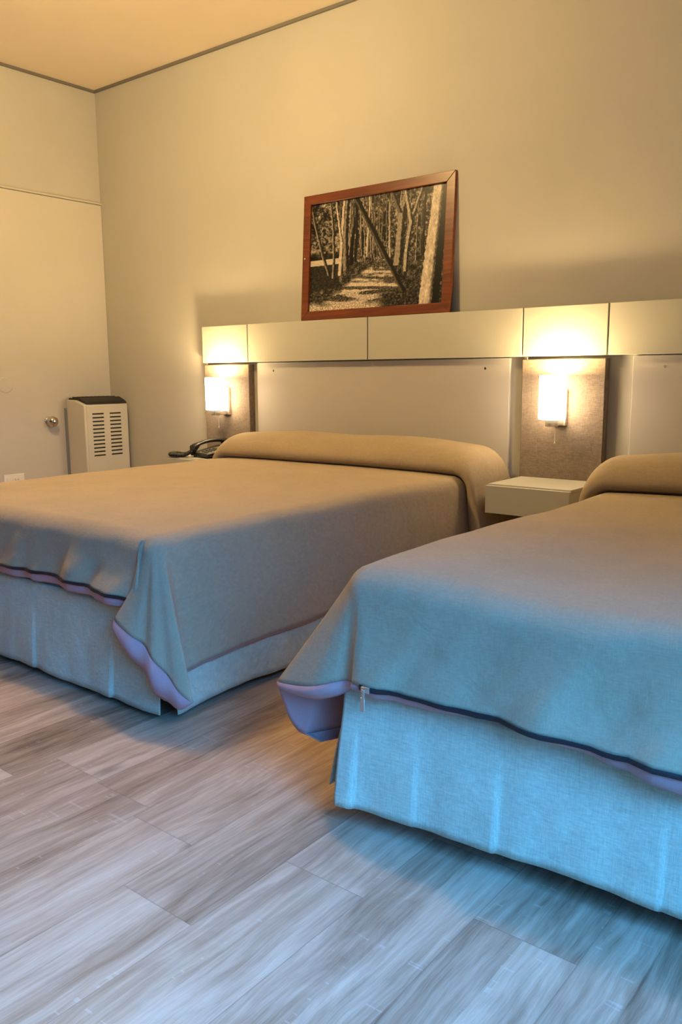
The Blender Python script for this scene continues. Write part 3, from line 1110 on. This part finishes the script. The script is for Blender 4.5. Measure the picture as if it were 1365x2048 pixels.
# --- far bed
P1 = dict(seed=1.3,
          side_r=[(0.0, 0.080, 0.16), (0.5, 0.080, 0.16), (1.35, 0.085, 0.150), (1.6, 0.088, 0.152), (1.75, 0.088, 0.142), (1.84, 0.090, 0.135)],
          side_l=[(0.0, 0.070, 0.16), (1.84, 0.075, 0.14)],
          # theta, out x, out y, hem z, lining width
          corner_r=[(0, 0.090, 0.000, 0.135, 0.012), (8, 0.110, 0.015, 0.125, 0.012), (18, 0.168, 0.050, 0.112, 0.012), (26, 0.200, 0.070, 0.100, 0.004),
                    (34, 0.165, 0.085, 0.125, 0.055), (42, 0.122, 0.085, 0.162, 0.085), (48, 0.085, 0.098, 0.195, 0.100), (55, 0.042, 0.090, 0.225, 0.085), (60, 0.010, 0.105, 0.245, 0.070), (68, -0.050, 0.105, 0.272, 0.045),
                    (76, -0.062, 0.092, 0.285, 0.035), (84, -0.035, 0.076, 0.310, 0.030), (90, 0.0, 0.074, 0.325, 0.030)],
          corner_l=[(0, 0.075, 0.0, 0.14, 0.012), (27, 0.15, 0.06, 0.10, 0.02), (60, 0.04, 0.10, 0.25, 0.05), (90, 0.0, 0.074, 0.32, 0.03)],
          foot=[(-0.645, 0.074, 0.320, 0.03), (-0.2, 0.072, 0.325, 0.028), (0.1, 0.072, 0.334, 0.030), (0.35, 0.074, 0.337, 0.031), (0.55, 0.074, 0.332, 0.030), (0.645, 0.074, 0.325, 0.03)],
          foot_amp=1.0, cover_in=50, foldpow=1.7, lw_side=0.010, pocket=0.5, zip0=-0.6, zip1=0.64, lcurl=0.02,
          skx=0.690, sky=1.872, flare=0.018, gusset=0.055,
          hem_foot=lambda s: 0.022 + 0.012 * nz(s * 3.3, 1.1) + 0.018 * sstep(0.0, 0.02, 0) + 0.0 * s,
          hem_side=lambda s: 0.026 + 0.010 * nz(s * 3, 4.4),
          pleats=[(0.35, 0.005), (0.80, 0.005), (1.18, 0.007)],
          pillow_label='white pillow hidden under the folded top of the far bedspread')
B1 = ((2.04, 0.0, 0.0), 0.0)
make_bed('double bed with a grey linen skirt, farther from the camera', B1[0], B1[1], P1)
make_cover(P1, 'bedspread', 'taupe bedspread on the far bed with a drooping twisted corner', B1[0], B1[1], 'taupe bedspreads')

# --- nearer bed
P2 = dict(seed=6.1,
          side_r=[(0.0, 0.080, 0.16), (1.84, 0.090, 0.135)],
          side_l=[(0.0, 0.080, 0.16), (1.3, 0.085, 0.14), (1.6, 0.105, 0.13), (1.75, 0.145, 0.13), (1.84, 0.180, 0.135)],
          corner_l=[(0, 0.180, 0.0, 0.135, 0.002), (8, 0.195, 0.004, 0.142, 0.002), (16, 0.212, 0.012, 0.170, 0.002), (22, 0.222, 0.022, 0.215, 0.004), (27, 0.226, 0.034, 0.254, 0.010),
                    (34, 0.205, 0.050, 0.262, 0.022), (45, 0.150, 0.064, 0.272, 0.030), (56, 0.100, 0.074, 0.285, 0.034), (66, 0.058, 0.072, 0.300, 0.034), (74, 0.030, 0.064, 0.308, 0.026), (82, 0.010, 0.072, 0.312, 0.020), (90, 0.0, 0.084, 0.314, 0.020)],
          corner_r=[(0, 0.090, 0.0, 0.135, 0.012), (27, 0.19, 0.07, 0.09, 0.02), (60, 0.04, 0.10, 0.24, 0.06), (90, 0.0, 0.074, 0.30, 0.04)],
          foot=[(-0.645, 0.084, 0.314, 0.022), (-0.50, 0.084, 0.312, 0.022), (-0.38, 0.082, 0.312, 0.013), (-0.2, 0.080, 0.307, 0.017), (0.0, 0.080, 0.300, 0.042), (0.25, 0.080, 0.298, 0.05), (0.645, 0.074, 0.30, 0.04)],
          foot_amp=1.15, cover_in=200, puff=0.026, lift=0.010, lw_side=0.02, pocket=1.0, zip0=-0.64, zip1=0.6, pull=1, lcurl=0.15,
          skx=0.690, sky=1.876, flare=0.026, gusset=0.06,
          hem_foot=lambda s: 0.052 + 0.010 * nz(s * 3.1, 2.1),
          hem_side=lambda s: 0.055 + 0.010 * nz(s * 3, 8.4) + 0.04 * sstep(0.03, 0.10, s) * sstep(0.2, 0.1, s),
          pleats=[(0.035, 0.007), (0.17, 0.003), (0.335, 0.006), (0.62, 0.005), (0.98, 0.005)],
          pillow_label='white pillow hidden under the folded top of the nearer bedspread')
B2 = ((3.98, -0.045, 0.0), math.radians(3.6))
make_bed('double bed with a light linen skirt, nearer to the camera at right', B2[0], B2[1], P2)
make_cover(P2, 'bedspread', 'taupe bedspread on the nearer bed with a mauve lined pocket corner', B2[0], B2[1], 'taupe bedspreads')

# ------------------------------------------------------------------ light
wd = bpy.data.worlds.new('sky')
SC.world = wd
wd.use_nodes = True
bg = wd.node_tree.nodes['Background']
bg.inputs[0].default_value = (0.22, 0.50, 1.0, 1)
bg.inputs[1].default_value = 0.2

def area(name, loc, rot, sx, sy, power, col, spread=PI):
    l = bpy.data.lights.new(name, 'AREA')
    l.shape = 'RECTANGLE'
    l.size, l.size_y = sx, sy
    l.energy = power
    l.color = col
    l.spread = spread
    o = bpy.data.objects.new(name, l)
    o.location = loc
    o.rotation_euler = rot
    link(o)
    return o
# daylight entering through the window in the right wall
area('window_daylight', (RX + 0.10, (WY0 + WY1) / 2, (WZ0 + WZ1) / 2), (0, PI / 2 - math.radians(47), 0), WZ1 - WZ0 - 0.1, WY1 - WY0 - 0.1, 118.0, (0.07, 0.40, 1.0), math.radians(98))

for i, (lx, lz) in enumerate(((2.997, 0.84), (1.088, 0.837), (4.920, 0.84))):
    l = bpy.data.lights.new('lamp_light', 'POINT')
    l.energy = 20.0
    l.color = WARM
    l.shadow_soft_size = 0.02
    o = bpy.data.objects.new('lamp_light', l)
    o.location = (lx, -0.128, lz + 0.030)
    link(o)

# warm globe lamp under the ceiling, above the far bed
cl = thing('ceiling_lamp', 'opal globe ceiling lamp above the foot of the far bed', 'lamp', (1.70, -1.58, 0.0))
bm = BM(); lathe(bm, [(0.0, RZ - 0.03), (0.05, RZ - 0.03), (0.06, RZ - 0.022), (0.062, RZ - 0.0005)], 32)
obj('ceiling_rose', bm, M['chrome'], cl, smooth=50)
bm = BM(); lathe(bm, [(0.0, RZ - 0.22)] + [(0.095 * math.sin(a * PI / 20), RZ - 0.125 - 0.095 * math.cos(a * PI / 20)) for a in range(1, 19)] + [(0.030, RZ - 0.031)], 40)
obj('lamp_globe', bm, mat('opal_globe_lit', (0.9, 0.88, 0.82), 0.35, emit=WARM, estr=300.0), cl, smooth=80)

# ------------------------------------------------------------------ camera
cam = bpy.data.cameras.new('camera')
cam.sensor_fit = 'VERTICAL'
cam.sensor_height = 36.0
cam.lens = 1663.8 / 2048 * 36.0
cam.clip_start = 0.05
co = bpy.data.objects.new('camera', cam)
link(co)
yaw, pit, rol = 0.6732, -0.1651, -0.0076
fw = Vector((-math.sin(yaw) * math.cos(pit), math.cos(yaw) * math.cos(pit), math.sin(pit)))
r = Vector((math.cos(yaw), math.sin(yaw), 0))
up = r.cross(fw)
r2 = r * math.cos(rol) + up * math.sin(rol)
u2 = -r * math.sin(rol) + up * math.cos(rol)
mw = Matrix(((r2.x, u2.x, -fw.x, 4.3891), (r2.y, u2.y, -fw.y, -3.2036), (r2.z, u2.z, -fw.z, 0.9), (0, 0, 0, 1)))
co.matrix_world = mw
SC.camera = co

SC.view_settings.view_transform = 'Standard'
SC.view_settings.look = 'None'
SC.view_settings.exposure = 0.0
SC.view_settings.gamma = 1.0
SC.view_settings.use_curve_mapping = False
